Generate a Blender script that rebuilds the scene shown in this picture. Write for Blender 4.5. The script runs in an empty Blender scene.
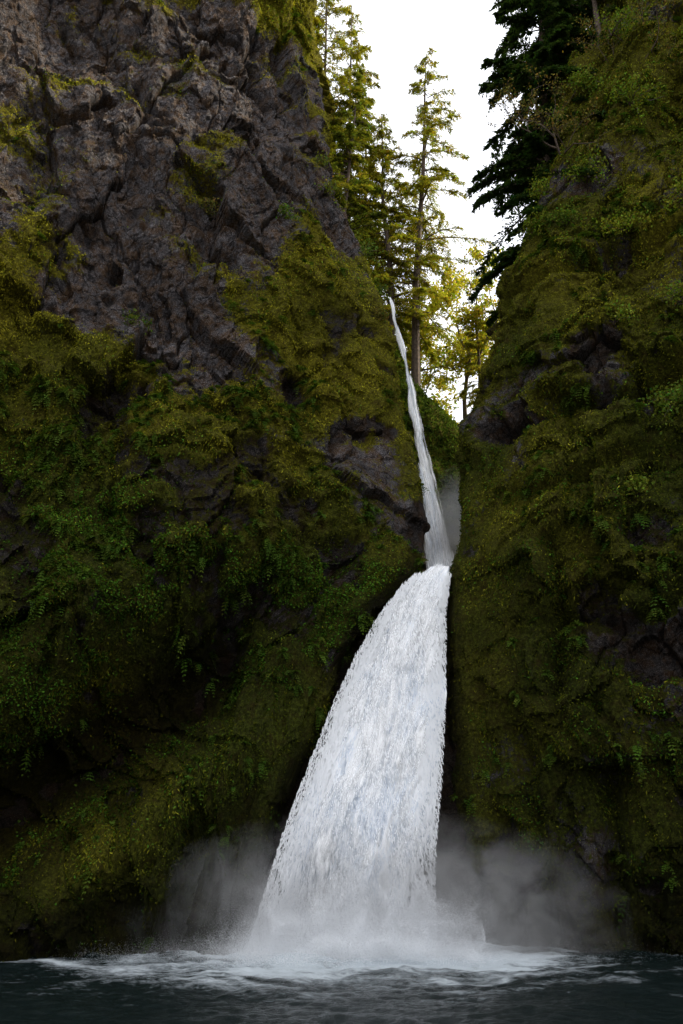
import bpy, math, numpy as np
rng=np.random.default_rng(7)
scene=bpy.context.scene
# ------------------------------------------------------------ noise
def _h(x,y,z,seed):
    with np.errstate(over='ignore'):
        h=(x.astype(np.int64).astype(np.uint32)*np.uint32(374761393)+y.astype(np.int64).astype(np.uint32)*np.uint32(668265263)
           +z.astype(np.int64).astype(np.uint32)*np.uint32(2246822519)+np.uint32((seed*3266489917)&0xffffffff))
        h=(h^(h>>np.uint32(13)))*np.uint32(1274126177)
        h=(h^(h>>np.uint32(15)))*np.uint32(2654435761)
        h=h^(h>>np.uint32(16))
    return h.astype(np.float64)/4294967295.0
def vn(x,y,z,seed=0):
    xi=np.floor(x);yi=np.floor(y);zi=np.floor(z)
    fx=x-xi;fy=y-yi;fz=z-zi
    fx=fx*fx*(3-2*fx);fy=fy*fy*(3-2*fy);fz=fz*fz*(3-2*fz)
    r=0
    for a in (0,1):
        wx=fx if a else 1-fx
        for b in (0,1):
            wy=fy if b else 1-fy
            for c in (0,1):
                wz=fz if c else 1-fz
                r=r+wx*wy*wz*_h(xi+a,yi+b,zi+c,seed)
    return r*2-1
def fbm(x,y,z,o=4,seed=0,g=0.5):
    r=0;a=1;t=0
    for i in range(o):
        r=r+a*vn(x*2**i+i*17.3,y*2**i+i*5.1,z*2**i-i*9.7,seed+i);t+=a;a*=g
    return r/t*1.6
def worley(u,v,seed=0):
    ui=np.floor(u);vi=np.floor(v)
    f1=np.full(u.shape,9.);f2=np.full(u.shape,9.);val=np.zeros(u.shape)
    zz=np.zeros(u.shape)
    for a in (-1,0,1):
        for b in (-1,0,1):
            cu=ui+a;cv=vi+b
            hx=_h(cu,cv,zz,seed);hy=_h(cu,cv,zz+1,seed);h1=_h(cu,cv,zz+2,seed);h2=_h(cu,cv,zz+3,seed);h3=_h(cu,cv,zz+4,seed)
            du=u-(cu+hx);dv=v-(cv+hy)
            d=np.sqrt(du*du+dv*dv)
            nv=(h1-.5)*2+du*(h2-.5)*2.4+dv*(h3-.5)*2.4
            near=d<f1
            f2=np.where(near,f1,np.minimum(f2,d))
            val=np.where(near,nv,val)
            f1=np.where(near,d,f1)
    return f1,f2,val
def sm(x,a,b):
    t=np.clip((x-a)/(b-a),0,1);return t*t*(3-2*t)
# ------------------------------------------------------------ mesh helpers
def add_mesh(name,V,F4,mats,attrs=None,cols=None,smooth=True,matidx=None,F3=None):
    me=bpy.data.meshes.new(name)
    V=np.ascontiguousarray(V,dtype=np.float32)
    F4=np.asarray(F4,dtype=np.int32).reshape(-1,4)
    n=len(F4)
    me.vertices.add(len(V));me.vertices.foreach_set('co',V.ravel())
    me.loops.add(n*4);me.loops.foreach_set('vertex_index',F4.ravel())
    me.polygons.add(n);me.polygons.foreach_set('loop_start',np.arange(0,n*4,4,dtype=np.int32))
    try: me.polygons.foreach_set('loop_total',np.full(n,4,dtype=np.int32))
    except Exception: pass
    me.polygons.foreach_set('use_smooth',np.full(n,smooth))
    if matidx is not None: me.polygons.foreach_set('material_index',np.asarray(matidx,dtype=np.int32))
    me.update(calc_edges=True)
    if attrs:
        for k,a in attrs.items():
            at=me.attributes.new(k,'FLOAT','POINT');at.data.foreach_set('value',np.ascontiguousarray(a,dtype=np.float32).ravel())
    if cols is not None:
        at=me.attributes.new('Col','FLOAT_COLOR','POINT')
        c=np.ones((len(V),4),dtype=np.float32);c[:,:3]=cols
        at.data.foreach_set('color',c.ravel())
    for m in mats: me.materials.append(m)
    ob=bpy.data.objects.new(name,me);scene.collection.objects.link(ob)
    return ob
def gridF(ns,nz):
    i=np.arange(ns-1)[:,None];j=np.arange(nz-1)[None,:]
    a=i*nz+j
    return np.stack([a,a+nz,a+nz+1,a+1],-1).reshape(-1,4)
def gnormal(P):
    du=np.gradient(P,axis=0);dv=np.gradient(P,axis=1)
    n=np.cross(du,dv);return n/(np.linalg.norm(n,axis=-1,keepdims=True)+1e-9)
def nrm(v): return v/(np.linalg.norm(v,axis=-1,keepdims=True)+1e-9)
def diamonds(c,a,b):
    n=len(c)
    V=np.stack([c-a,c+b-a*0.1,c+a,c-b-a*0.1],1).reshape(-1,3)
    return V,np.arange(n*4).reshape(-1,4)
# ------------------------------------------------------------ material helpers
class NT:
    def __init__(s,name):
        s.m=bpy.data.materials.new(name);s.m.use_nodes=True;s.t=s.m.node_tree
        s.t.nodes.clear();s.o=s.t.nodes.new('ShaderNodeOutputMaterial')
    def n(s,ty,**k):
        nd=s.t.nodes.new(ty)
        for a,v in k.items(): setattr(nd,a,v)
        return nd
    def put(s,sock,v):
        if isinstance(v,bpy.types.NodeSocket): s.t.links.new(v,sock)
        elif v is not None: sock.default_value=v
    def math(s,op,a,b=None,clamp=False):
        nd=s.n('ShaderNodeMath',operation=op,use_clamp=clamp);s.put(nd.inputs[0],a)
        if b is not None: s.put(nd.inputs[1],b)
        return nd.outputs[0]
    def attr(s,nm,col=False):
        nd=s.n('ShaderNodeAttribute',attribute_name=nm);return nd.outputs['Color' if col else 'Fac']
    def noise(s,vec,scale,detail=4,rough=.55,dist=0):
        nd=s.n('ShaderNodeTexNoise');s.put(nd.inputs['Vector'],vec)
        nd.inputs['Scale'].default_value=scale;nd.inputs['Detail'].default_value=detail
        nd.inputs['Roughness'].default_value=rough;nd.inputs['Distortion'].default_value=dist
        return nd.outputs['Fac']
    def ramp(s,f,st):
        nd=s.n('ShaderNodeValToRGB');e=nd.color_ramp.elements
        while len(e)<len(st): e.new(.5)
        for i,(p,c) in enumerate(st):
            e[i].position=p;e[i].color=(*c,1) if not isinstance(c,(int,float)) else (c,c,c,1)
        s.put(nd.inputs[0],f);return nd.outputs[0]
    def mix(s,f,a,b,mode='MIX'):
        nd=s.n('ShaderNodeMix',data_type='RGBA',blend_type=mode)
        s.put(nd.inputs[0],f)
        s.put(nd.inputs[6],a if not isinstance(a,tuple) else (*a,1));s.put(nd.inputs[7],b if not isinstance(b,tuple) else (*b,1))
        return nd.outputs[2]
    def out(s,sh,vol=False): s.t.links.new(sh,s.o.inputs['Volume' if vol else 'Surface'])
def pos(t): return t.n('ShaderNodeNewGeometry').outputs['Position']
def mat_cliff(name):
    t=NT(name);P=pos(t)
    n1=t.noise(P,.5,4,.6);n2=t.noise(P,1.6,6,.65);n3=t.noise(P,6.5,6,.75);n4=t.noise(P,26,4,.75)
    vo=t.n('ShaderNodeTexVoronoi',feature='DISTANCE_TO_EDGE');vo.inputs['Scale'].default_value=.7
    wv=t.n('ShaderNodeVectorMath',operation='ADD')
    nn=t.n('ShaderNodeTexNoise');nn.inputs['Scale'].default_value=1.3;nn.inputs['Detail'].default_value=4
    t.put(nn.inputs['Vector'],P)
    t.put(wv.inputs[0],P);t.put(wv.inputs[1],nn.outputs['Color']);t.put(vo.inputs['Vector'],wv.outputs[0])
    crack=t.ramp(vo.outputs['Distance'],[(0,.3),(.04,1.)])
    rock=t.ramp(n3,[(.3,(.024,.021,.023)),(.5,(.085,.078,.082)),(.72,(.24,.22,.23))])
    rock=t.mix(t.ramp(n2,[(.44,0.),(.60,.8)]),rock,t.mix(n3,(.03,.016,.008),(.19,.10,.035)))
    rock=t.mix(t.ramp(n4,[(.55,0.),(.64,.85)]),rock,(.50,.48,.50))
    rock=t.mix(1.0,rock,crack,'MULTIPLY')
    rock=t.mix(1.0,rock,t.ramp(n1,[(.3,.5),(.65,1.3)]),'MULTIPLY')
    g=t.attr('gold')
    mA=t.ramp(n3,[(.28,(.008,.010,.002)),(.5,(.050,.060,.007)),(.72,(.14,.165,.017))])  # green moss of the lower walls, darkened to paint in gorge shade
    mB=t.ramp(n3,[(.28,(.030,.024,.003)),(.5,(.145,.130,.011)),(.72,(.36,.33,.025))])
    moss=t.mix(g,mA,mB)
    moss=t.mix(t.ramp(n2,[(.5,0.),(.7,.7)]),moss,(.05,.03,.008))
    mk=t.math('ADD',t.attr('moss'),t.math('MULTIPLY',t.math('SUBTRACT',n3,.5),1.4))
    mk=t.math('ADD',mk,t.math('MULTIPLY',t.math('SUBTRACT',n2,.5),1.2))
    mk=t.ramp(mk,[(.42,0.),(.56,1.)])
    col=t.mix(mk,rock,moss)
    w=t.attr('wet_shade')
    col=t.mix(w,col,t.mix(1.0,col,(.18,.15,.11),'MULTIPLY'))  # tint for wet rock and for shade painted into the walls
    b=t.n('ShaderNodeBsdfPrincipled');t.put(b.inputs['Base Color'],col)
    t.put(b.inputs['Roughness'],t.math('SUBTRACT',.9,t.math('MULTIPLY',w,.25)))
    b.inputs['Specular IOR Level'].default_value=.08
    h=t.math('ADD',t.math('MULTIPLY',n3,.5),t.math('MULTIPLY',n4,.32))
    h=t.math('ADD',h,t.math('MULTIPLY',crack,.25))
    bp=t.n('ShaderNodeBump');bp.inputs['Distance'].default_value=.4;bp.inputs['Strength'].default_value=1.
    t.put(bp.inputs['Height'],h);t.put(b.inputs['Normal'],bp.outputs[0])
    t.out(b.outputs[0]);return t.m
def mat_leaf(name,tr=.3):
    t=NT(name);c=t.attr('Col',True)
    d=t.n('ShaderNodeBsdfDiffuse');t.put(d.inputs[0],c)
    tl=t.n('ShaderNodeBsdfTranslucent');t.put(tl.inputs[0],t.mix(1.0,c,(1.3,1.3,.5),'MULTIPLY'))
    m=t.n('ShaderNodeMixShader');m.inputs[0].default_value=tr
    t.t.links.new(d.outputs[0],m.inputs[1]);t.t.links.new(tl.outputs[0],m.inputs[2]);t.out(m.outputs[0]);return t.m
def mat_bark():
    t=NT('bark');P=pos(t);n=t.noise(P,5,5)
    b=t.n('ShaderNodeBsdfPrincipled');t.put(b.inputs['Base Color'],t.ramp(n,[(.3,(.03,.02,.015)),(.7,(.12,.085,.06))]))
    b.inputs['Roughness'].default_value=.9;t.out(b.outputs[0]);return t.m
CL=mat_cliff('mossy_rock');LEAF=mat_leaf('foliage');NEED=mat_leaf('needles',.4);BARK=mat_bark()
# ------------------------------------------------------------ cliffs
def catmull(K,tt):
    n=len(K);K=np.concatenate([[2*K[0]-K[1]],K,[2*K[-1]-K[-2]]])
    i=np.clip(np.floor(tt).astype(int),0,n-2);f=(tt-i)[:,None,None]
    a,b,c,d=K[i],K[i+1],K[i+2],K[i+3]
    return .5*((2*b)+(-a+c)*f+(2*a-5*b+4*c-d)*f*f+(-a+3*b-3*c+d)*f**3)
def tparam(cnt):
    t=[]
    for k,c in enumerate(cnt): t.append(k+np.arange(c)/c)
    t.append([len(cnt)]);return np.concatenate(t)
def smooth1(a,k=15):
    kern=np.hanning(k+2)[1:-1];kern/=kern.sum()
    return np.convolve(np.pad(a,k//2,mode='edge'),kern,'valid')[:len(a)]
def lean(z): return np.interp(z,[-2,0,10,20,35,50,66,95],[0,0,.5,1.6,4.6,7.5,10,15])
def build_side(name,side):
    L=side=='L'
    if L: z=np.concatenate([np.linspace(-2,70,760,endpoint=False),np.linspace(70,80,30)])
    else: z=np.concatenate([np.linspace(-2,70,760,endpoint=False),np.linspace(70,86,50)])
    if L:
        Xe=np.interp(z,[0,1.45,3.84,5.98,8.26,10.7,12.8,15.3,16.8,18.0,19.8,26,32,38,42,46,51.6,60,67,80],
                       [-3.9,-3.6,-3.0,-2.4,-1.6,-.8,.2,1.7,3.0,4.1,4.8,4.1,3.7,2.8,1.7,-.1,-1.5,-2.2,-2.1,-3])
        Ye=np.interp(z,[0,6,11,15,18,20,26,32,38,42,66,80],[40,41.3,42.7,43.7,45,46,47,48,49,50,52,54])
        Xe=smooth1(Xe);Ye=smooth1(Ye)
        l=lean(z);o=np.ones_like(z)
        K=[(-60*o,-10*o),(-42*o,15*o),(-26*o,30+l),(-15*o,37.2+l*.9),(-8*o,39.6+l*.85),(Xe-1.2,Ye-.8),(Xe,Ye+.8),(Xe-.3,Ye+4),(Xe-2.5,Ye+15),(Xe-25,Ye+30)]
        tt=tparam([12,24,170,130,100,34,40,20,8])
    else:
        Xe=np.interp(z,[0,2.5,10.7,15,17.7,19.7,22,27.6,31.7,34.5,36.7,41.3,50.6,64.2,93],
                       [4.6,4.8,5.4,5.8,6.1,6.9,7.6,8.5,9.2,10.2,11.4,12.9,15.7,20,27])
        Ye=np.interp(z,[0,10,18,28,46,64,93],[42,43,44,46,46.5,48,52])
        Xe=smooth1(Xe);Ye=smooth1(Ye);l=lean(z);o=np.ones_like(z)
        K=[(Xe+30,Ye+3),(Xe+7,Ye+4.5),(Xe+.6,Ye+3.5),(Xe,Ye+.6),(Xe+1.2,Ye-.7),(np.maximum(9.7,Xe+4),39.4+l*.7),(np.maximum(14.8,Xe+9),36.8+l*.8),(np.maximum(25,Xe+15),30+l),(np.maximum(42,Xe+24),15+l*.5),(60*o,-10*o)]
        tt=tparam([8,16,36,34,90,120,140,24,12])
    K=np.stack([np.stack([a,b],-1) for a,b in K])
    XY=catmull(K,tt)
    ns,nz=len(tt),len(z)
    Z=np.broadcast_to(z,(ns,nz)).copy()
    P=np.stack([XY[...,0],XY[...,1],Z],-1)
    X=P[...,0];Y=P[...,1]
    n0=gnormal(P)
    S=np.concatenate([[0],np.cumsum(np.linalg.norm(np.diff(XY[:,200],axis=0),axis=1))])[:,None]+np.zeros((ns,nz))
    edge=np.abs(X-Xe[None,:])
    deep=(tt[:,None]>5) if L else (tt[:,None]<3.5)
    amin=(.28+.5*sm(Z,40,46)) if L else (.25+.35*sm(Z,20,26))
    amp=np.where(deep,amin,amin+(1-amin)*sm(edge,.5,5.5))
    wu=fbm(X*.3,Y*.3,Z*.3,3,11)*.7;wv=fbm(X*.3,Y*.3,Z*.3,3,12)*.7
    if L:
        zb=np.interp(X,[-24,-21,-17,-12,-9.5,-7,-5,-3.5,-2,3],[38,36,34,29.5,27.5,31,35,40,44,47])
        m=sm(zb-Z+fbm(X*.25,Y*.25,Z*.25,4,31)*6,-4,4)
        m=np.maximum(m,.5*sm(fbm(X*.22,Y*.22,Z*.22,4,33),.0,.7))
        patch=np.exp(-((X-1.5)/2.6)**2-((Z-24)/4.6)**2)
        m=m-patch*.95*sm(fbm(X*.5,Y*.5,Z*.3,3,35),-.6,.2)
        m=m-.6*sm(fbm(X*.16,Y*.16,Z*.2,3,37),.25,.7)*sm(Z,16,24)
        m=np.maximum(m,.85*sm(Z+fbm(X*.3,Y*.3,Z*.3,3,39)*3,59,64));m=np.maximum(m,.8*sm(X,-5,-1.5)*sm(Z,47,52)*sm(fbm(X*.5,Y*.5,Z*.5,2,36),-.4,.3))
        m=np.maximum(m,.75*sm(X,1.5,3.3)*sm(Z,28,31))
        gold=np.clip(.12+.7*sm(Z,14,32)+.5*fbm(X*.2,Y*.2,Z*.2,3,41)+.5*sm(Z,55,62),0,1)  # golden moss higher up; at the rim lightened to stand in for sun
    else:
        m=np.ones_like(X)*.80+.55*fbm(X*.3,Y*.3,Z*.25,4,32)
        for (cx,cz,rx,rz,k) in [(13.5,28.5,3,1.8,.4),(17,12.5,2.2,2.6,.9),(9.3,30,1.2,4,.25),(15,45,3,4,.3),(19,34,3,2,.3)]:
            m=m-k*np.exp(-((X-cx)/rx)**2-((Z-cz)/rz)**2)
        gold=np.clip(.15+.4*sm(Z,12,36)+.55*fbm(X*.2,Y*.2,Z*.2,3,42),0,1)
    hole=sm(fbm(X*.42,Y*.42,Z*.34,4,38 if L else 48),.2,.55)*(1-sm(Z,34,42))
    m=m-.6*hole
    m=np.clip(m,0,1)
    d=fbm(X*.11,Y*.11,Z*.09,3,1)*1.6+fbm(X*.33,Y*.33,Z*.28,3,2)*.35+fbm(S*.6,S*0,Z*.1,3,19)*.4
    f1,f2,v1=worley(S*.28+wu*.5+Z*.05,Z*.16+wv*.5-S*.05,5)
    g1,g2,v2=worley(S*.75+wu+Z*.2,Z*.5+wv-S*.12,6)
    h1,h2,v3=worley(S*2.3+wu*.4+Z*.5,Z*1.7+wv*.4-S*.7,8)
    i1,i2,v4=worley(S*5.+wu*.4-Z*.8,Z*4.2+wv*.4+S*.9,18)
    rockd=v1*.9+v2*.26+v3*.08+v4*.04-.4*np.exp(-((f2-f1)/.035)**2)
    q=(Z*.9+S*(.35 if L else -.25)+wu*2.4)/(3.6)
    led=(q-np.floor(q));led=(1-led)**2
    c1,c2,_=worley(S*1.3+wu*1.6,Z*1.1+wv*1.6,9);e1,e2,_=worley(S*3.2+wu*2,Z*2.8+wv*2,10)
    mossd=(.75-c1)*.30+(.7-e1)*.18+led*.45+v1*.7
    d=d+rockd*(1-m)+(mossd+v2*.30+v3*.08)*m+fbm(X*3.,Y*3.,Z*3.,3,14)*.07-.5*hole
    if L:
        zr=np.interp(X,[-18,-15,-12,-8,-4,-2],[-2,.7,3.5,6.6,9.8,11.5])
        dd=Z-zr;wl=sm(-X,2.5,6)
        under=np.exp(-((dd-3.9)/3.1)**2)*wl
        d=d+1.3*np.exp(-((dd+1.6)/1.7)**2)*sm(-X,1.5,5)-3.6*under+1.5*np.exp(-((dd-10)/3.)**2)*wl
        for (x0,z0,x1,z1,w,k) in [(-19,58,-10,47,.35,1.0),(-13,52,-12,38,.3,.8),(-10,62,-6,50,.35,.8),(-6.5,60,-3.5,45,.5,1.1),(-22,45,-14,36,.3,.7),(-17,67,-15,54,.25,.6),(-10,47,-7,37,.3,.8)]:
            tx=np.clip(((X-x0)*(x1-x0)+(Z-z0)*(z1-z0))/((x1-x0)**2+(z1-z0)**2),0,1)
            dist=np.hypot(X+wu*1.6-(x0+tx*(x1-x0)),Z+wv*1.6-(z0+tx*(z1-z0)))
            d=d-1.3*k*np.exp(-(dist/w)**2)
    else:
        for (cz,k) in [(26.3,1.6),(21,.8),(14,.8),(36,.9)]:
            zz=cz+(X-10)*.12+wu*1.6
            d=d-k*np.exp(-((Z-zz)/.45)**2)*sm(X,8,10.5)+.6*k*np.exp(-((Z-zz-1.2)/.8)**2)
        for (cx,z0,z1) in [(8.2,0,10),(11.5,0,8),(6.8,4,14),(10.2,9,18)]:
            d=d-1.3*np.exp(-((X+wu*.8-cx)/.4)**2)*sm(Z,z0-1,z0+1)*(1-sm(Z,z1-2,z1+1))
    P=P+n0*(d*amp)[...,None]
    top=P[:,-1];caps=[]
    inw=np.array([-.6,.8,0]) if L else np.array([1,-.03,0])
    for k,(di,up) in enumerate([(1.,.6),(3,1.),(7,1.4),(18,2),(45,2.5)]):
        caps.append(top+inw*di+np.array([0,0,up])+fbm(top[:,0]*.2,top[:,1]*.2,top[:,2]*0+k,2,3)[:,None]*np.array([0,0,.4]))
    P=np.concatenate([P]+[c[:,None] for c in caps],1)
    pad=lambda a:np.concatenate([a]+[a[:,-1:]]*5,1)
    n=gnormal(P)
    m=pad(m)+.35*sm(n[...,2],.2,.7)
    wet_shade=.95*(1-sm(P[...,2]+fbm(P[...,0]*.4,P[...,1]*.4,P[...,2]*.15,3,50)*3,1.,8))
    wet_shade=np.maximum(wet_shade,.35*(1-sm(P[...,2],10,24)))  # gorge shade painted into the lower walls, fading out upward
    wet_shade=np.maximum(wet_shade,pad(.78*hole))
    if L:
        dx=Xe;dx=np.concatenate([dx,np.full(5,dx[-1])])[None,:]
        wet_shade=np.maximum(wet_shade,(1-sm(np.abs(P[...,0]-dx),.3,1.5))*(1-sm(P[...,2],17,22)))
        wet_shade=np.maximum(wet_shade,pad(np.clip(1.2*under,0,1)))  # undercut: damp band, darkened further with painted shade
        wet_shade=wet_shade*(1-.9*pad(np.exp(-((dd+1.5)/1.6)**2)*sm(Z,1,3)))
    else:
        wet_shade=np.maximum(wet_shade,.9*(1-sm(P[...,0],5.6,6.8))*(1-sm(P[...,2],17,22)))
    wet_shade=np.clip(wet_shade,0,1)
    m=np.clip(m,0,1);gold=pad(gold)
    add_mesh(name,P.reshape(-1,3),gridF(*P.shape[:2]),[CL],attrs={'moss':m,'wet_shade':wet_shade,'gold':gold},smooth=False)
    return P,n,m,wet_shade,gold
dataL=build_side('mossy_cliff','L')
dataR=build_side('mossy_cliff','R')
# ------------------------------------------------------------ ravine terrain behind falls
def ravine():
    x=np.concatenate([np.linspace(-60,-12,20,endpoint=False),np.linspace(-12,22,260,endpoint=False),np.linspace(22,90,24)])
    rid=np.interp(x,[-60,-4,0,3.3,4.2,4.9,5.6,7.3,9.7,14,24,90],[52,50,47,43,40.5,37.5,36,34.3,32,31,33,45])
    o=np.ones_like(x)
    prof=[(40.9*o,-2*o,8),(41.1*o,0*o,14),(42.7*o,6*o,40),(44.1*o,10.7*o,40),(45.2*o,15*o,40),(46.1*o,17.6*o,20),(47*o,18.2*o,20),(50*o,18.8*o,30),(53.6*o,20*o,50),(55*o,20+(rid-20)*.4,60),(56.5*o,20+(rid-20)*.85,40),(58*o,rid,20),(60.5*o,rid+1.2,40),(75*o,rid+5,30),(150*o,rid+16,1)]
    K=np.stack([np.stack([a,b],-1) for a,b,_ in prof])
    tt=tparam([c for *_,c in prof[:-1]])
    f=tt;i=np.clip(np.floor(f).astype(int),0,len(K)-2);fr=(f-i)[:,None,None]
    YZ=K[i]*(1-fr)+K[i+1]*fr
    P=np.stack([np.broadcast_to(x,YZ.shape[:2]),YZ[...,0],YZ[...,1]],-1).transpose(1,0,2).copy()
    n=gnormal(P)
    X,Y,Z=P[...,0],P[...,1],P[...,2]
    c1,c2,v=worley(X*1.2+Y*.5,Z*1.1+Y*.3,70)
    d=fbm(X*.3,Y*.3,Z*.3,4,60)*.6+(.7-c1)*.3+v*.15
    d=d*np.where(Z<20,.45,1)
    P=P+n*d[...,None]
    m=np.clip(sm(P[...,2],20,25)+.1+.3*fbm(X*.4,Y*.4,Z*.4,3,61),0,1)
    wet_shade=1-sm(P[...,2],19,27)
    add_mesh('ravine_terrain',P.reshape(-1,3),gridF(*P.shape[:2]),[CL],attrs={'moss':m,'wet_shade':np.clip(wet_shade,0,1),'gold':np.clip(.4+.3*sm(P[...,2],34,38)+0*m,0,1)})
    return P,gnormal(P),m,np.clip(wet_shade,0,1),np.full(m.shape,.3)
dataV=ravine()
# ------------------------------------------------------------ foliage on cliffs
def pal(n,base,var=.35,hue=.25):
    c=np.array(base)[None,:]*(1+var*rng.standard_normal((n,1)))
    c=c*(1+hue*rng.standard_normal((n,3))*np.array([1,.5,.6]))
    return np.clip(c,.003,.6)
def lerp3(a,b,t): return np.array(a)[None]*(1-t[:,None])+np.array(b)[None]*t[:,None]
def sample(data,w,n):
    P,N,m,wet_shade,g=data
    w=w.copy();w[-1,:]=0;w[:,-1]=0
    du=np.linalg.norm(np.diff(P,axis=0,append=P[-1:]),axis=-1);dv=np.linalg.norm(np.diff(P,axis=1,append=P[:,-1:]),axis=-1)
    w=w*np.minimum(du*dv,.2);w=w.ravel();cs=np.cumsum(w);cs/=cs[-1]
    idx=np.searchsorted(cs,rng.random(n));idx=np.clip(idx,0,w.size-1)
    i,j=np.unravel_index(idx,P.shape[:2]);i2=np.minimum(i+1,P.shape[0]-1);j2=np.minimum(j+1,P.shape[1]-1)
    a=rng.random((n,1));b=rng.random((n,1))
    p=P[i,j]*(1-a)*(1-b)+P[i2,j]*a*(1-b)+P[i,j2]*(1-a)*b+P[i2,j2]*a*b
    return p,N[i,j],g[i,j],wet_shade[i,j]
def scatter(name,data,w,n,L,W,base0,base1,mode):
    p,N,g,wt=sample(data,w,n)
    r=rng.standard_normal((n,3))
    up=np.array([0,0,1.])
    if mode=='hang': a=nrm(N*.45+r*.4-up*.85)
    elif mode=='tuft': a=nrm(N*.8+r*.6+up*.15)
    else: a=nrm(N*.35+r*.9)
    l=L*(.5+rng.random((n,1)));wd=W*(.5+rng.random((n,1)))
    if mode=='leaf': b=nrm(np.cross(a,nrm(N*.6+up*.7+r[:,::-1]*.45)))
    else: b=nrm(np.cross(a,rng.standard_normal((n,3))))
    c=p+N*(.02+.06*rng.random((n,1)))+a*l*.35
    V,F=diamonds(c,a*l*.5,b*wd*.5)
    col=lerp3(base0,base1,np.clip(g+.25*rng.standard_normal(n),0,1))*(1+.4*rng.standard_normal((n,1)))
    patch=fbm(p[:,0]*.6,p[:,1]*.6,p[:,2]*.6,3,91)
    col=col*(1+.6*patch)[:,None]*(1-.7*wt)[:,None]  # last factor carries wetness and painted shade into the leaf colour
    col=np.clip(col,.002,.5)
    add_mesh(name,V,F,[LEAF],cols=np.repeat(col,4,0),smooth=False)
for nm,D,sd in (('L',dataL,0),('R',dataR,5)):
    P,N,m,wet_shade,g=D
    X,Y,Z=P[...,0],P[...,1],P[...,2]
    vis=((np.abs(X)<33)&(Z<74)&(Y<58)).astype(float)
    cl=fbm(X*.7,Y*.7,Z*.7,3,80+sd)
    cl2=fbm(X*.35,Y*.35,Z*.35,3,84+sd)
    scatter('hanging_moss',D,vis*sm(m,.35,.8)*(.1+sm(cl,-.2,.4))*(1-.9*wet_shade),140000,.16,.05,(.05,.064,.008),(.26,.235,.02),'hang')
    scatter('moss_tufts',D,vis*sm(m,.3,.7)*(1-.8*wet_shade)*(.25+sm(-cl,-.3,.3)),110000,.10,.05,(.06,.08,.010),(.23,.225,.02),'tuft')
    if sd==0:
        wl=(1-sm(Z,17,24))*sm(cl+.6*cl2,-.1,.35)+.1*sm(cl2,.1,.4)
        zr=np.interp(X,[-18,-15,-12,-8,-4,-2],[-2,.7,3.5,6.6,9.8,11.5]);wl=wl*(.15+.85*sm(Z-zr,-.5,1.5))
    else: wl=sm(cl+.5*cl2,.05,.4)*(.4+.5*(1-sm(Z,18,26)))+.4*sm(Z,34,40)*sm(cl,-.1,.3)
    scatter('ivy_leaves',D,vis*sm(m,.25,.6)*wl*(1-.92*wet_shade),70000 if sd==0 else 55000,.12,.085,(.06,.145,.016),(.12,.19,.022),'leaf')
P,N,m,wet_shade,g=dataV
scatter('ravine_moss',dataV,((P[...,2]>24)&(P[...,0]>2)&(P[...,0]<14)&(P[...,1]<66))*sm(m,.3,.6),26000,.3,.1,(.04,.065,.012),(.08,.12,.02),'tuft')
def ferns(D,w,n,name,size=.6):
    p,N,g,wt=sample(D,w,n)
    NF=10;NS=6
    base=np.repeat(p,NF,0);Nn=np.repeat(N,NF,0);q=len(base)
    sz=np.repeat(size*(.6+.8*rng.random(n)),NF)*(.7+.5*rng.random(q))
    r=rng.standard_normal((q,3))
    d=nrm(Nn*.7+nrm(r)*.8+np.array([0,0,.35]))
    out=[];oa=[];ob_=[]
    side=nrm(np.cross(d,np.array([0,0,1.])+.2*rng.standard_normal((q,3))))
    for k in range(NS):
        t=(k+.7)/NS
        c=base+d*(sz*t)[:,None]+np.array([0,0,-1.])*(sz*.75*t*t)[:,None]
        tang=nrm(d+np.array([0,0,-1.])*1.5*t)
        hw=(sz*.22*np.sin(math.pi*min(1,t*.85+.15))+.02)[:,None]
        for s in (-1,1):
            a=nrm(side*s+tang*.5);out.append(c+a*hw*.5);oa.append(a*hw*.55);ob_.append(tang*(sz*.07)[:,None])
    c=np.concatenate(out);a=np.concatenate(oa);b=np.concatenate(ob_)
    V,F=diamonds(c,a,b)
    col=pal(q,(.06,.10,.014),.3,.15);col=np.tile(col,(NS*2,1))
    add_mesh(name,V,F,[LEAF],cols=np.repeat(col,4,0),smooth=False)
for D,sd in ((dataL,0),(dataR,5)):
    P,N,m,wet_shade,g=D;X,Y,Z=P[...,0],P[...,1],P[...,2]
    vis=((np.abs(X)<30)&(Z<70)&(Y<56)).astype(float)
    cl=fbm(X*.4,Y*.4,Z*.4,3,95+sd)
    w=vis*sm(m,.4,.7)*sm(cl,0,.4)*(1-.8*wet_shade)
    w=w*(np.exp(-((Z-22)/9)**2)+.15 if sd==0 else 1)
    ferns(D,w,1100,'sword_ferns',.55)
def nearest(D,x,z):
    P,N=D[0],D[1]
    d=(P[...,0]-x)**2+(P[...,2]-z)**2+(P[...,1]>54)*999+(N[...,1]>.2)*50
    i=np.unravel_index(np.argmin(d),d.shape);return P[i],N[i]
def tube(pts,rad,sides=5):
    pts=np.asarray(pts);rad=np.asarray(rad);n=len(pts)
    tg=nrm(np.gradient(pts,axis=0));ref=np.array([.37,.91,.17])
    a=nrm(np.cross(tg,ref));b=np.cross(tg,a)
    th=np.arange(sides)/sides*2*math.pi
    V=pts[:,None]+rad[:,None,None]*(a[:,None]*np.cos(th)[None,:,None]+b[:,None]*np.sin(th)[None,:,None])
    i=np.arange(n-1)[:,None];j=np.arange(sides)[None]
    F=np.stack([i*sides+j,i*sides+(j+1)%sides,(i+1)*sides+(j+1)%sides,(i+1)*sides+j],-1).reshape(-1,4)
    return V.reshape(-1,3),F
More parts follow.
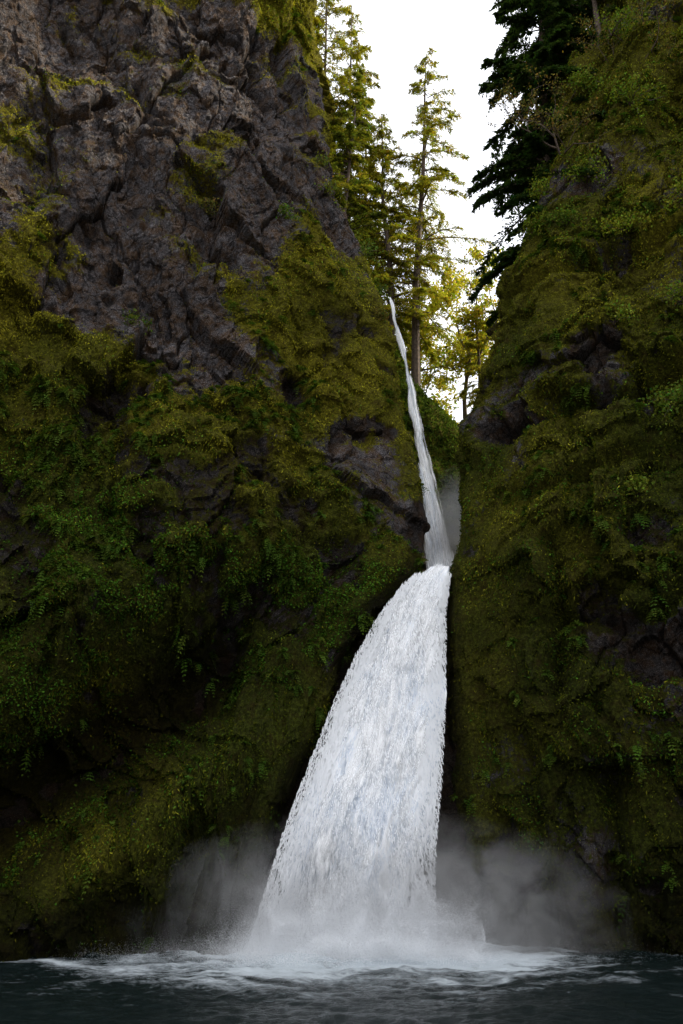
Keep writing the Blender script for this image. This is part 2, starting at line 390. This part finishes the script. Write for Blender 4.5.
class Build:
    def __init__(s): s.V=[];s.F=[];s.C=[];s.M=[];s.n=0
    def add(s,V,F,c,m):
        s.V.append(V);s.F.append(F+s.n);s.n+=len(V);s.M.append(np.full(len(F),m))
        s.C.append(np.broadcast_to(np.asarray(c),(len(V),3)))
    def done(s,name,leafmat):
        return add_mesh(name,np.concatenate(s.V),np.concatenate(s.F),[BARK,leafmat],cols=np.concatenate(s.C),smooth=False,matidx=np.concatenate(s.M))
def broadleaf(name,base,H,R,col,nleaf,levels=4,leaf=.16,lean_=(0,0,0)):
    B=Build();tips=[]
    def grow(p,d,l,r,lv):
        n=5;pts=[p];dd=d
        for k in range(n):
            dd=nrm(dd+rng.standard_normal(3)*.16+np.array([0,0,.05]));pts.append(pts[-1]+dd*l/n)
        pts=np.array(pts);V,F=tube(pts,np.linspace(r,r*.55,n+1),5 if lv<2 else 3)
        B.add(V,F,(.1,.1,.1),0)
        if lv>=2: tips.extend(pts[1:])
        if lv<levels:
            for q in range(rng.integers(3,5)):
                k=rng.integers(2,n+1);nd=nrm(dd+rng.standard_normal(3)*.75)
                grow(pts[k],nd,l*(.55+.2*rng.random()),r*.5,lv+1)
    d0=nrm(np.array([0,0,1.])+np.array(lean_))
    grow(np.array(base,float),d0,H*.45,H*.014,0)
    tips=np.array(tips)
    pw=rng.random(len(tips))**3+.03
    ii=rng.choice(len(tips),nleaf,p=pw/pw.sum())
    q=tips[ii]+rng.standard_normal((nleaf,3))*R*.06
    a=nrm(rng.standard_normal((nleaf,3)));b=nrm(np.cross(a,rng.standard_normal((nleaf,3))))
    l=leaf*(.5+rng.random((nleaf,1)))
    V,F=diamonds(q,a*l*.5,b*l*.33)
    B.add(V,F,np.repeat(pal(nleaf,col,.35,.22),4,0),1)
    return B.done(name,LEAF)
def shrub(name,D,x,z,r,col,n):
    p,N=nearest(D,x,z);B=Build();k=9
    tips=[]
    for i in range(k):
        d=nrm(N*.8+rng.standard_normal(3)*.6+np.array([0,0,.5]));t=np.linspace(0,1,6)[:,None]
        pts=p+d*t*r*1.3+np.array([0,0,-.4])*t*t*r+rng.standard_normal((6,3))*.04*r
        V,F=tube(pts,np.linspace(.03,.008,6)*r,3);B.add(V,F,(.1,.1,.1),0);tips.append(pts[2:])
    tips=np.concatenate(tips);q=tips[rng.integers(0,len(tips),n)]+rng.standard_normal((n,3))*.2*r
    a=nrm(rng.standard_normal((n,3)));b=nrm(np.cross(a,rng.standard_normal((n,3))+np.array([0,0,1])))
    l=.15*(.5+rng.random((n,1)));V,F=diamonds(q,a*l*.5,b*l*.35)
    B.add(V,F,np.repeat(pal(n,col,.3,.2),4,0),1);B.done(name,LEAF)
for (x,z,r) in [(16,44,1.5),(19,49,1.6),(22,46,1.8),(17,38,1.3),(21,40,1.5),(24,54,1.8),(14,40,1.),(19,57,1.6),(25,60,1.8),(18.5,32,1.4),(17,53,1.3),(23,36,1.4),(15,31,1.),(17,25,1.3),(22,64,1.6),(14.5,20,1.),(12.8,41,.9),(13.8,44.5,1.),(14.8,48,1.),(15.8,51.5,1.1)]:
    gr=rng.random();shrub('shrub',dataR,x,z,r,(.10+.08*gr,.155+.06*gr,.025),int(700*r))
for (x,z,r,c) in [(-8,41,1.1,(.16,.15,.04)),(-3.5,43,.8,(.12,.18,.03)),(1.5,43,1.,(.1,.15,.03)),(2.4,40,.8,(.09,.13,.025)),(-12,31,1.,(.08,.11,.02)),(-1,47,1.,(.14,.16,.03)),(2.5,36,.7,(.12,.11,.025)),(.2,45.5,1.,(.14,.16,.03)),(-1.6,50.5,.9,(.14,.16,.03))]:
    shrub('shrub',dataL,x,z,r,c,int(380*r))
# ------------------------------------------------------------ conifers
def conifer(name,base,top,R,start,nb,col,leafn,droop=.35,tr=.3,thin=1.,lf=.30,dead=0):
    base=np.array(base,float);top=np.array(top,float);B=Build()
    t=np.linspace(0,1,14)[:,None];trunk=base+(top-base)*t+np.concatenate([fbm(t*3,t*0+base[0],t*0,2,5),fbm(t*3,t*0+base[0],t*0+9,2,6),t*0],1)*.25
    V,F=tube(trunk,np.linspace(tr,.03,14),8);B.add(V,F,(.1,.1,.1),0)
    h=start+(1-start)*(np.arange(nb)+rng.random(nb))/nb
    hh=(h-start)/(1-start)
    ln=R*(1-hh**1.25)**.8*(.35+.9*rng.random(nb))*np.clip(.45+hh*3.5,0,1)+.35
    az=rng.random(nb)*2*math.pi
    p0=base+(top-base)*h[:,None]
    dr=np.stack([np.cos(az),np.sin(az),.10+.35*hh-.15],-1)
    dp=droop*(.6+.8*rng.random(nb))
    def bp(i,s): return p0[i]+dr[i]*(ln[i]*s)[:,None]-np.array([0,0,1.])*(ln[i]*dp[i]*s*s)[:,None]
    for i in range(nb):
        s=np.linspace(0,1,5);ii=np.full(5,i);pts=bp(ii,s)
        V,F=tube(pts,np.linspace(.016*ln[i]+.015,.006,5),3);B.add(V,F,(.1,.1,.1),0)
    nt=int(leafn/9)
    w=ln**1.3*(.3+1.4*rng.random(nb));i=rng.choice(nb,nt,p=w/w.sum());s=.12+.88*rng.random(nt)**.8
    tp=bp(i,s);d=nrm(dr[i]*np.array([1,1,0]));sd=np.cross(d,np.array([0,0,1.]))*np.where(rng.random(nt)<.5,-1,1)[:,None]
    td=nrm(sd+d*.7+np.array([0,0,-.25])+rng.standard_normal((nt,3))*.2)
    tl=(.16*ln[i]*(1.15-s)+.3)*(.6+.7*rng.random(nt))
    tint=pal(nt,col,.3,.15)
    cc=[];aa=[];bb=[];kk=[]
    for k in range(9):
        f=(k+.5)/9
        c=tp+td*(tl*f)[:,None]-np.array([0,0,1.])*(tl*.3*f*f)[:,None]+rng.standard_normal((nt,3))*.05
        a=nrm(td*.8+d*rng.uniform(-.9,.9,(nt,1))+rng.standard_normal((nt,3))*.3+np.array([0,0,-.3]))
        b=nrm(np.cross(a,np.array([0,0,1.])+rng.standard_normal((nt,3))*.5))
        l=lf*(.5+.7*rng.random((nt,1)))
        cc.append(c);aa.append(a*l*.5);bb.append(b*l*.13*thin);kk.append(tint)
    V,F=diamonds(np.concatenate(cc),np.concatenate(aa),np.concatenate(bb))
    B.add(V,F,np.repeat(np.concatenate(kk),4,0),1)
    return B.done(name,NEED)
DG=(.03,.055,.016);MG=(.12,.14,.025);LG=(.23,.22,.03)
conifer('douglas_fir_tree',(6.0,63,38),(8.6,63,76),6.0,.16,120,LG,50000,.42,.42)
conifer('douglas_fir_tree',(4.2,63,42),(3.8,63,68),4.4,.05,110,LG,46000,.45,.35)
conifer('douglas_fir_tree',(-.6,60,44),(1.4,60.5,71),4.4,.1,120,MG,50000,.45,.3)
conifer('douglas_fir_tree',(-2.5,62,48),(-1.2,62,86),5.6,.1,150,LG,60000,.45,.35)
conifer('douglas_fir_tree',(.4,64,46),(1.0,64,83),5.,.1,130,LG,50000,.45,.35)
conifer('douglas_fir_tree',(2.,66,44),(2.4,66,73),4.2,.1,110,LG,45000,.4,.3)
conifer('douglas_fir_tree',(13,72,40),(13.4,72,57),2.2,.1,80,LG,14000,.3,.2)
conifer('hemlock_tree',(14.0,49.5,37),(16.9,50.5,84),5.8,.04,250,DG,165000,.5,.4,1.6,.34)
conifer('hemlock_tree',(17.5,51,44),(20,52,88),5.4,.1,190,DG,110000,.5,.45,1.5,.34)
conifer('hemlock_tree',(19.4,47.5,47),(19.2,48.5,86),3.6,.5,70,(.07,.09,.02),24000,.45,.32)
conifer('hemlock_tree',(22.5,50,50),(21.0,51,86),4.2,.3,100,(.05,.075,.02),50000,.45,.4)
conifer('hemlock_tree',(27,50,55),(27,52,86),4.2,.2,100,(.04,.06,.015),40000,.45,.4)
broadleaf('yellow_maple_tree',(9.4,74,38),22,5,(.46,.40,.05),12000,4,.29)
broadleaf('yellow_maple_tree',(12.8,77,39),21,5,(.44,.40,.05),12000,4,.29)
broadleaf('yellow_maple_tree',(7.4,80,40),20,5,(.34,.35,.04),8000,4,.27)
broadleaf('yellow_maple_tree',(10.8,70,35),12,4,(.38,.36,.04),7000,4,.25)
broadleaf('mossy_maple_tree',(15.2,46.5,45),10,3,(.15,.13,.035),2500,4,.15,(-.2,-.2,0))
broadleaf('mossy_maple_tree',(19,46,50),11,3,(.15,.13,.035),2500,4,.15,(-.1,-.2,0))
def forest():
    B=Build()
    for k in range(26):
        x=rng.uniform(-25,45);y=rng.uniform(95,135);z=45+(y-75)*.15;H=rng.uniform(9,15)
        n=2600;h=rng.random(n)**.8;r=(1-h)*H*.2*np.sqrt(rng.random(n))+.1;a=rng.random(n)*6.283
        c=np.stack([x+r*np.cos(a),y+r*np.sin(a),z+h*H-r*.4],-1)
        aa=nrm(np.stack([np.cos(a),np.sin(a),-.4+0*a],-1)+rng.standard_normal((n,3))*.3)
        V,F=diamonds(c,aa*.35,nrm(np.cross(aa,rng.standard_normal((n,3))))*.08)
        B.add(V,F,np.repeat(pal(n,(.12,.15,.03),.3),4,0),1)
        V,F=tube([(x,y,z-2),(x,y,z+H*.9)],[.2,.03],5);B.add(V,F,(.1,.1,.1),0)
    B.done('distant_trees',NEED)
forest()
# ------------------------------------------------------------ water
def mat_fall(name,dens):
    t=NT(name);u=t.attr('fu');v=t.attr('fv');ed=t.attr('fe');lo=t.attr('fl')
    cb=t.n('ShaderNodeCombineXYZ');t.put(cb.inputs[0],u);t.put(cb.inputs[1],t.math('MULTIPLY',v,.24));t.put(cb.inputs[2],dens*3.)
    n1=t.noise(cb.outputs[0],1.3,5,.6,.6)
    cb2=t.n('ShaderNodeCombineXYZ');t.put(cb2.inputs[0],u);t.put(cb2.inputs[1],t.math('MULTIPLY',v,.16));t.put(cb2.inputs[2],7.7+dens)
    n2=t.noise(cb2.outputs[0],6.0,7,.74,.5)
    s=t.math('ADD',t.math('MULTIPLY',n1,.5),t.math('MULTIPLY',n2,.5))
    s2=t.math('SUBTRACT',s,t.math('MULTIPLY',lo,.04))
    col=t.ramp(s2,[(.36,(.42,.47,.55)),(.44,(.74,.79,.86)),(.51,(.965,.97,.98))])
    a=t.math('ADD',t.math('MULTIPLY',t.math('SUBTRACT',s,.5),4.2),ed)
    a=t.ramp(a,[(.15,0.),(.85,1.)])
    d=t.n('ShaderNodeBsdfDiffuse');t.put(d.inputs[0],col)
    tr=t.n('ShaderNodeBsdfTransparent');m=t.n('ShaderNodeMixShader');t.put(m.inputs[0],a)
    t.t.links.new(tr.outputs[0],m.inputs[1]);t.t.links.new(d.outputs[0],m.inputs[2])
    bp=t.n('ShaderNodeBump');bp.inputs['Distance'].default_value=.15;bp.inputs['Strength'].default_value=.3;t.put(bp.inputs['Height'],s)
    t.put(d.inputs['Normal'],bp.outputs[0])
    t.out(m.outputs[0]);return t.m
FW=[mat_fall('falling_water',0.),mat_fall('falling_water_veil',1.)]
zc=np.array([-.2,1.45,3.84,5.98,8.26,10.7,12.8,15.3,16.8,18.0,18.5,18.8])
XL=np.array([-3.6,-3.15,-2.5,-1.8,-.95,-.05,.9,2.2,3.3,4.5,5.0,5.1])
XR=np.array([3.7,3.75,3.9,4.25,4.6,4.9,5.1,5.35,5.65,6.0,6.2,6.4])
YF=np.array([39.7,40.1,40.7,41.2,41.9,42.7,43.3,44.2,44.7,45.2,45.9,48.5])
root=bpy.data.objects.new('waterfall',None);scene.collection.objects.link(root)
def fall(name,off,mat,edge0,grow,seed,ew):
    nu,nv=170,420
    z=np.interp(np.linspace(0,1,nv),[0,.06,.1,1],[18.8,18.4,17.8,-.2])
    xl=smooth1(np.interp(z,zc,XL),35)-grow;xr=smooth1(np.interp(z,zc,XR),35)+grow*.5;y=smooth1(np.interp(z,zc,YF),35)
    u=np.linspace(0,1,nu)[:,None]
    wid=xr-xl
    X=xl+wid*u;Z=np.broadcast_to(z,X.shape).copy()
    bul=np.sin(math.pi*u)**1.1*np.clip(wid*.14,0,.9)
    Y=y-bul-off
    U=(u-.5)*wid[None]*.7+(u-.5)*1.5
    Lv=-Z
    nz=fbm(U*.8,Lv*.28,X*0,4,seed)*.55+fbm(U*2.6,Lv*.6,X*0,3,seed+5)*.22
    fade=sm(18.6-Z,0,2.5)
    Y=Y-nz*(.25+.75*fade);X=X+fbm(U*.8,Lv*.4,X*0+5,4,seed+9)*.26*fade
    P=np.stack([X,Y,Z],-1)
    low=1-Z/18.
    rag=.6*fbm(X*0+np.where(u<.5,0,9),Lv*.45+0*X,X*0,4,seed+12)*fade*(.5+low)
    e=np.minimum(u*wid[None],(1-u)*wid[None])+rag
    ed=edge0-1.9*(1-sm(e/(ew*(.55+.9*low)),-.05,1))
    ob=add_mesh(name,P.reshape(-1,3),gridF(nu,nv),[mat],attrs={'fu':U,'fv':Lv+0*U,'fe':ed,'fl':sm(low,.1,.9)})
    ob.parent=root
fall('core_water',0,FW[0],1.9,0,200,.7)
fall('veil_water',.3,FW[1],.45,.15,220,1.1)
fall('veil_water_outer',.6,FW[1],.15,.3,240,1.4)
def upper():
    zz=np.array([18.8,20.4,24.1,28,33.1,37.8,42.7,44]);xx=np.array([6.1,6.1,5.9,5.55,5.05,4.5,3.65,3.3]);yy=np.array([49,50.5,51.8,52.9,53.8,54.6,55.6,57.5])
    ww=np.array([2.0,1.75,1.4,1.1,.85,.68,.55,.5])
    for q,(off,ed0,g) in enumerate([(0,1.15,0),(.2,.3,.5)]):
        nu,nv=40,400;z=np.linspace(44,18.8,nv);x=smooth1(np.interp(z,zz,xx),31);y=smooth1(np.interp(z,zz,yy),31);w=np.interp(z,zz,ww)+g*sm(40-z,0,15)
        x=x+fbm(z*.25,z*0,z*0,3,300)*.16
        u=np.linspace(0,1,nu)[:,None]
        U=(u-.5)*w*1.2;X=x+(u-.5)*w;Y=y-np.sin(math.pi*u)*w*.25-off-fbm(U*2,z*.3+0*U,X*0,3,301)*.12
        e=np.minimum(u*w,(1-u)*w)+.14*fbm(X*0+np.where(u<.5,0,9),z*.5+0*X,X*0,4,305)
        ed=ed0-1.9*(1-sm(e,0,.34))
        ob=add_mesh('upper_fall_water' if q==0 else 'upper_fall_veil',np.stack([X,Y,np.broadcast_to(z,X.shape)],-1).reshape(-1,3),gridF(nu,nv),[FW[q]],attrs={'fu':U*2,'fv':-z*.7+0*U,'fe':ed,'fl':ed*0+.6});ob.parent=root
upper()
def mat_spray():
    t=NT('spray');d=t.n('ShaderNodeBsdfDiffuse');d.inputs[0].default_value=(.955,.965,.98,1)
    tl=t.n('ShaderNodeBsdfTranslucent');tl.inputs[0].default_value=(.955,.965,.98,1)
    mx=t.n('ShaderNodeMixShader');mx.inputs[0].default_value=.4
    t.t.links.new(d.outputs[0],mx.inputs[1]);t.t.links.new(tl.outputs[0],mx.inputs[2]);t.out(mx.outputs[0]);return t.m
SPR=mat_spray()
def spray():
    n=26000
    z=rng.random(n)**1.4*17.5
    xl=np.interp(z,zc,XL);xr=np.interp(z,zc,XR);y=np.interp(z,zc,YF)
    u=np.where(rng.random(n)<.4,rng.random(n),np.where(rng.random(n)<.6,-.05+.2*rng.random(n)**1.1,1.03-.16*rng.random(n)**1.1))
    x=xl+(xr-xl)*u
    bul=np.sin(math.pi*np.clip(u,0,1))**1.1*np.clip((xr-xl)*.14,0,.9)
    y=y-bul-.2-rng.random(n)*.9
    c=np.stack([x,y,z],-1)
    a=nrm(np.stack([(u-.55)*.45,-.3+0*u,-1+0*u],-1)+rng.standard_normal((n,3))*.08)
    l=(.06+.4*rng.random((n,1))**2);w=.010+.016*rng.random((n,1))
    b=nrm(np.cross(a,np.stack([0*u,1+0*u,0*u],-1)))
    V,F=diamonds(c,a*l*.5,b*w)
    ob=add_mesh('spray_droplets',V,F,[SPR],smooth=False);ob.parent=root
spray()
# fine airborne droplets: dense white cloud at the foot of the fall
def mist(name,puffs,size=.012,warp=1.):
    C=[]
    for (c,s,n) in puffs:
        k=max(10,n//600)
        g0=rng.standard_normal((k,3));g0/=np.maximum(1,np.linalg.norm(g0,axis=1,keepdims=True)/1.7)
        cen=np.array(c)+g0*np.array(s)*.75
        i=rng.integers(0,k,n);rad=rng.uniform(.4,.9,(k,1))
        g1=rng.standard_normal((n,3));g1/=np.maximum(1,np.linalg.norm(g1,axis=1,keepdims=True)/1.9)
        C.append(cen[i]+g1*np.array(s)*rad[i])
    C=np.concatenate(C)
    wx=fbm(C[:,0]*.45,C[:,1]*.45,C[:,2]*.45,3,600);wz=fbm(C[:,0]*.45,C[:,1]*.45,C[:,2]*.45,3,610)
    C=C+np.stack([wx*.7*warp,wx*0,wz*.5*warp],-1)
    C[:,2]=np.abs(C[:,2])+.03
    n=len(C);a=nrm(rng.standard_normal((n,3)));b=nrm(np.cross(a,rng.standard_normal((n,3))))
    # droplets get finer away from the foot of the fall
    far=np.clip(np.hypot((C[:,0]-.4)/5.,C[:,2]/3.2),0,1.4)[:,None]
    s=size*(.6+.6*rng.random((n,1)))*(1.1-.5*far)
    V,F=diamonds(C,a*s,b*s)
    return add_mesh(name,V,F,[SPR],smooth=False)
mist('spray_mist',[((.3,37.9,.2),(2.8,.8,.9),330000),((.3,38.1,1.6),(2.2,.7,1.2),220000),((.5,37.2,.1),(4.4,1.1,.4),190000),((-2.6,38.3,1.1),(1.3,.6,.8),60000),((4.3,38.4,1.1),(1.5,.6,.8),80000)],.0125)
def mist_volume(name,loc,sc,dens,ns=1.6,lo=.35,hi=.7,rate=2.,pw=1.4):
    bpy.ops.mesh.primitive_ico_sphere_add(subdivisions=3,radius=1,location=loc);ob=bpy.context.object;ob.name=name;ob.scale=sc
    t=NT(name);tc=t.n('ShaderNodeTexCoord')
    gr=t.n('ShaderNodeTexGradient',gradient_type='SPHERICAL');t.put(gr.inputs[0],tc.outputs['Object'])
    n=t.noise(pos(t),ns/4,3,.6,.5)
    nn=t.ramp(n,[(lo,0.),(hi,1.)])
    g=t.math('POWER',gr.outputs['Fac'],pw)
    dd=t.math('MULTIPLY',t.math('MULTIPLY',g,nn),dens)
    v=t.n('ShaderNodeVolumeScatter');v.inputs['Color'].default_value=(1,1,1,1);v.inputs['Anisotropy'].default_value=0.
    t.put(v.inputs['Density'],dd);t.out(v.outputs[0],True)
    try: t.m.cycles.volume_step_rate=rate
    except Exception: pass
    ob.data.materials.append(t.m);return ob
mist_volume('drifting_mist',(1.4,39.4,.6),(11.5,2.5,5.2),1.25,2.4,.34,.64,2.,1.2)
mist_volume('ravine_mist',(7.2,50.0,21.5),(2.4,2.2,5.0),1.0,2,.3,.6,3.)
def pool():
    x=np.concatenate([np.linspace(-90,-22,30,endpoint=False),np.linspace(-22,22,420,endpoint=False),np.linspace(22,90,31)])
    y=np.concatenate([np.linspace(-6,22,60,endpoint=False),np.linspace(22,46,420)])
    X,Y=np.meshgrid(x,y,indexing='ij')
    r=np.hypot((X-.4)/1.25,(Y-39.3))
    turb=np.exp(-(r/6.)**2)
    Z=fbm(X*.5,Y*.9,X*0,4,400)*.08+fbm(X*1.7,Y*2.6,X*0,3,401)*.04
    Z=Z*(1+1.2*turb)+turb*fbm(X*1.2,Y*1.2,X*0+3,4,402)*.16+.1*np.exp(-(r/3.2)**2)
    wx=X+fbm(X*.25,Y*.25,X*0,3,410)*3;wy=Y+fbm(X*.25,Y*.25,X*0+8,3,411)*2
    foam=1.1*np.exp(-(r/5.4)**2)+.64*np.exp(-(np.hypot((X+.5)/2.4,Y-37.2)/6.2)**2)
    foam=foam+.65*fbm(wx*.35,wy*.9,X*0,4,412)*np.exp(-(r/14)**2)+.14*fbm(wx*.5,wy*1.6,X*0,4,413)
    t=NT('pool_water');P=pos(t)
    mp=t.n('ShaderNodeMapping');t.put(mp.inputs[0],P);mp.inputs['Scale'].default_value=(.8,1.5,1)
    n1=t.noise(mp.outputs[0],2.2,6,.7,.6);n2=t.noise(mp.outputs[0],9,4,.7)
    f=t.math('ADD',t.attr('foam'),t.math('MULTIPLY',t.math('SUBTRACT',n1,.5),1.1));f=t.math('ADD',f,t.math('MULTIPLY',t.math('SUBTRACT',n2,.5),.5))
    f=t.ramp(f,[(.32,0.),(.60,.25),(1.,.8)])
    b=t.n('ShaderNodeBsdfPrincipled');b.inputs['Base Color'].default_value=(.006,.012,.012,1);b.inputs['Roughness'].default_value=.1
    b.inputs['Specular IOR Level'].default_value=.18
    bp=t.n('ShaderNodeBump');bp.inputs['Distance'].default_value=.10;bp.inputs['Strength'].default_value=1.;t.put(bp.inputs['Height'],t.math('ADD',n1,t.math('MULTIPLY',n2,.3)));t.put(b.inputs['Normal'],bp.outputs[0])
    d=t.n('ShaderNodeBsdfDiffuse');d.inputs[0].default_value=(.60,.66,.70,1)
    m=t.n('ShaderNodeMixShader');t.put(m.inputs[0],f);t.t.links.new(b.outputs[0],m.inputs[1]);t.t.links.new(d.outputs[0],m.inputs[2]);t.out(m.outputs[0])
    add_mesh('plunge_pool_water',np.stack([X,Y,Z],-1).reshape(-1,3),gridF(len(x),len(y)),[t.m],attrs={'foam':foam})
pool()
def ground():
    x=np.concatenate([np.linspace(-600,-60,12,endpoint=False),np.linspace(-60,60,120,endpoint=False),np.linspace(60,600,13)])
    y=np.concatenate([np.linspace(-600,-30,12,endpoint=False),np.linspace(-30,20,70,endpoint=False),np.linspace(20,600,20)])
    X,Y=np.meshgrid(x,y,indexing='ij')
    Z=np.where(Y<14,-2.5+5.8*sm(14-Y,0,11)+fbm(X*.4,Y*.4,X*0,4,500)*.35,-2.5)
    Z=np.where(Y<-30,3.3,Z)
    t=NT('gravel_bank');P=pos(t);n=t.noise(P,4,6,.7);b=t.n('ShaderNodeBsdfPrincipled')
    t.put(b.inputs['Base Color'],t.ramp(n,[(.3,(.03,.03,.025)),(.7,(.14,.13,.11))]));b.inputs['Roughness'].default_value=.8
    bp=t.n('ShaderNodeBump');t.put(bp.inputs['Height'],n);t.put(b.inputs['Normal'],bp.outputs[0]);t.out(b.outputs[0])
    add_mesh('ground',np.stack([X,Y,Z],-1).reshape(-1,3),gridF(len(x),len(y)),[t.m])
ground()
# ------------------------------------------------------------ light, world, camera
S=np.array([.79,-.05,.60]);S/=np.linalg.norm(S)
sun=bpy.data.lights.new('sun','SUN');sun.energy=5;sun.angle=math.radians(.5);sun.color=(1,.90,.68)
so=bpy.data.objects.new('sun',sun);scene.collection.objects.link(so)
from mathutils import Vector
so.rotation_euler=Vector(S).to_track_quat('Z','Y').to_euler();so.location=(40,20,120)
w=bpy.data.worlds.new('World');scene.world=w;w.use_nodes=True;nt=w.node_tree
bg=nt.nodes['Background'];sky=nt.nodes.new('ShaderNodeTexSky');sky.sky_type='NISHITA';sky.sun_disc=False
sky.sun_elevation=math.asin(S[2]);sky.sun_rotation=math.atan2(S[0],S[1]);sky.dust_density=6;sky.air_density=1.;sky.ozone_density=1
hs=nt.nodes.new('ShaderNodeHueSaturation');hs.inputs['Saturation'].default_value=.5
nt.links.new(sky.outputs[0],hs.inputs['Color'])
sky_fill=nt.nodes.new('ShaderNodeVectorMath');sky_fill.operation='ADD';sky_fill.inputs[1].default_value=(9.1,9.2,9.5)   # even white added to the sky colour to brighten the shaded gorge
nt.links.new(hs.outputs[0],sky_fill.inputs[0]);nt.links.new(sky_fill.outputs[0],bg.inputs['Color']);bg.inputs['Strength'].default_value=.15
cam=bpy.data.cameras.new('camera');co=bpy.data.objects.new('camera',cam);scene.collection.objects.link(co);scene.camera=co
cam.sensor_fit='VERTICAL';cam.sensor_height=36;cam.lens=30;cam.clip_end=2000
co.location=(0,0,5);co.rotation_euler=(math.radians(110),0,0)
scene.view_settings.view_transform='Standard';scene.view_settings.look='None';scene.view_settings.exposure=0
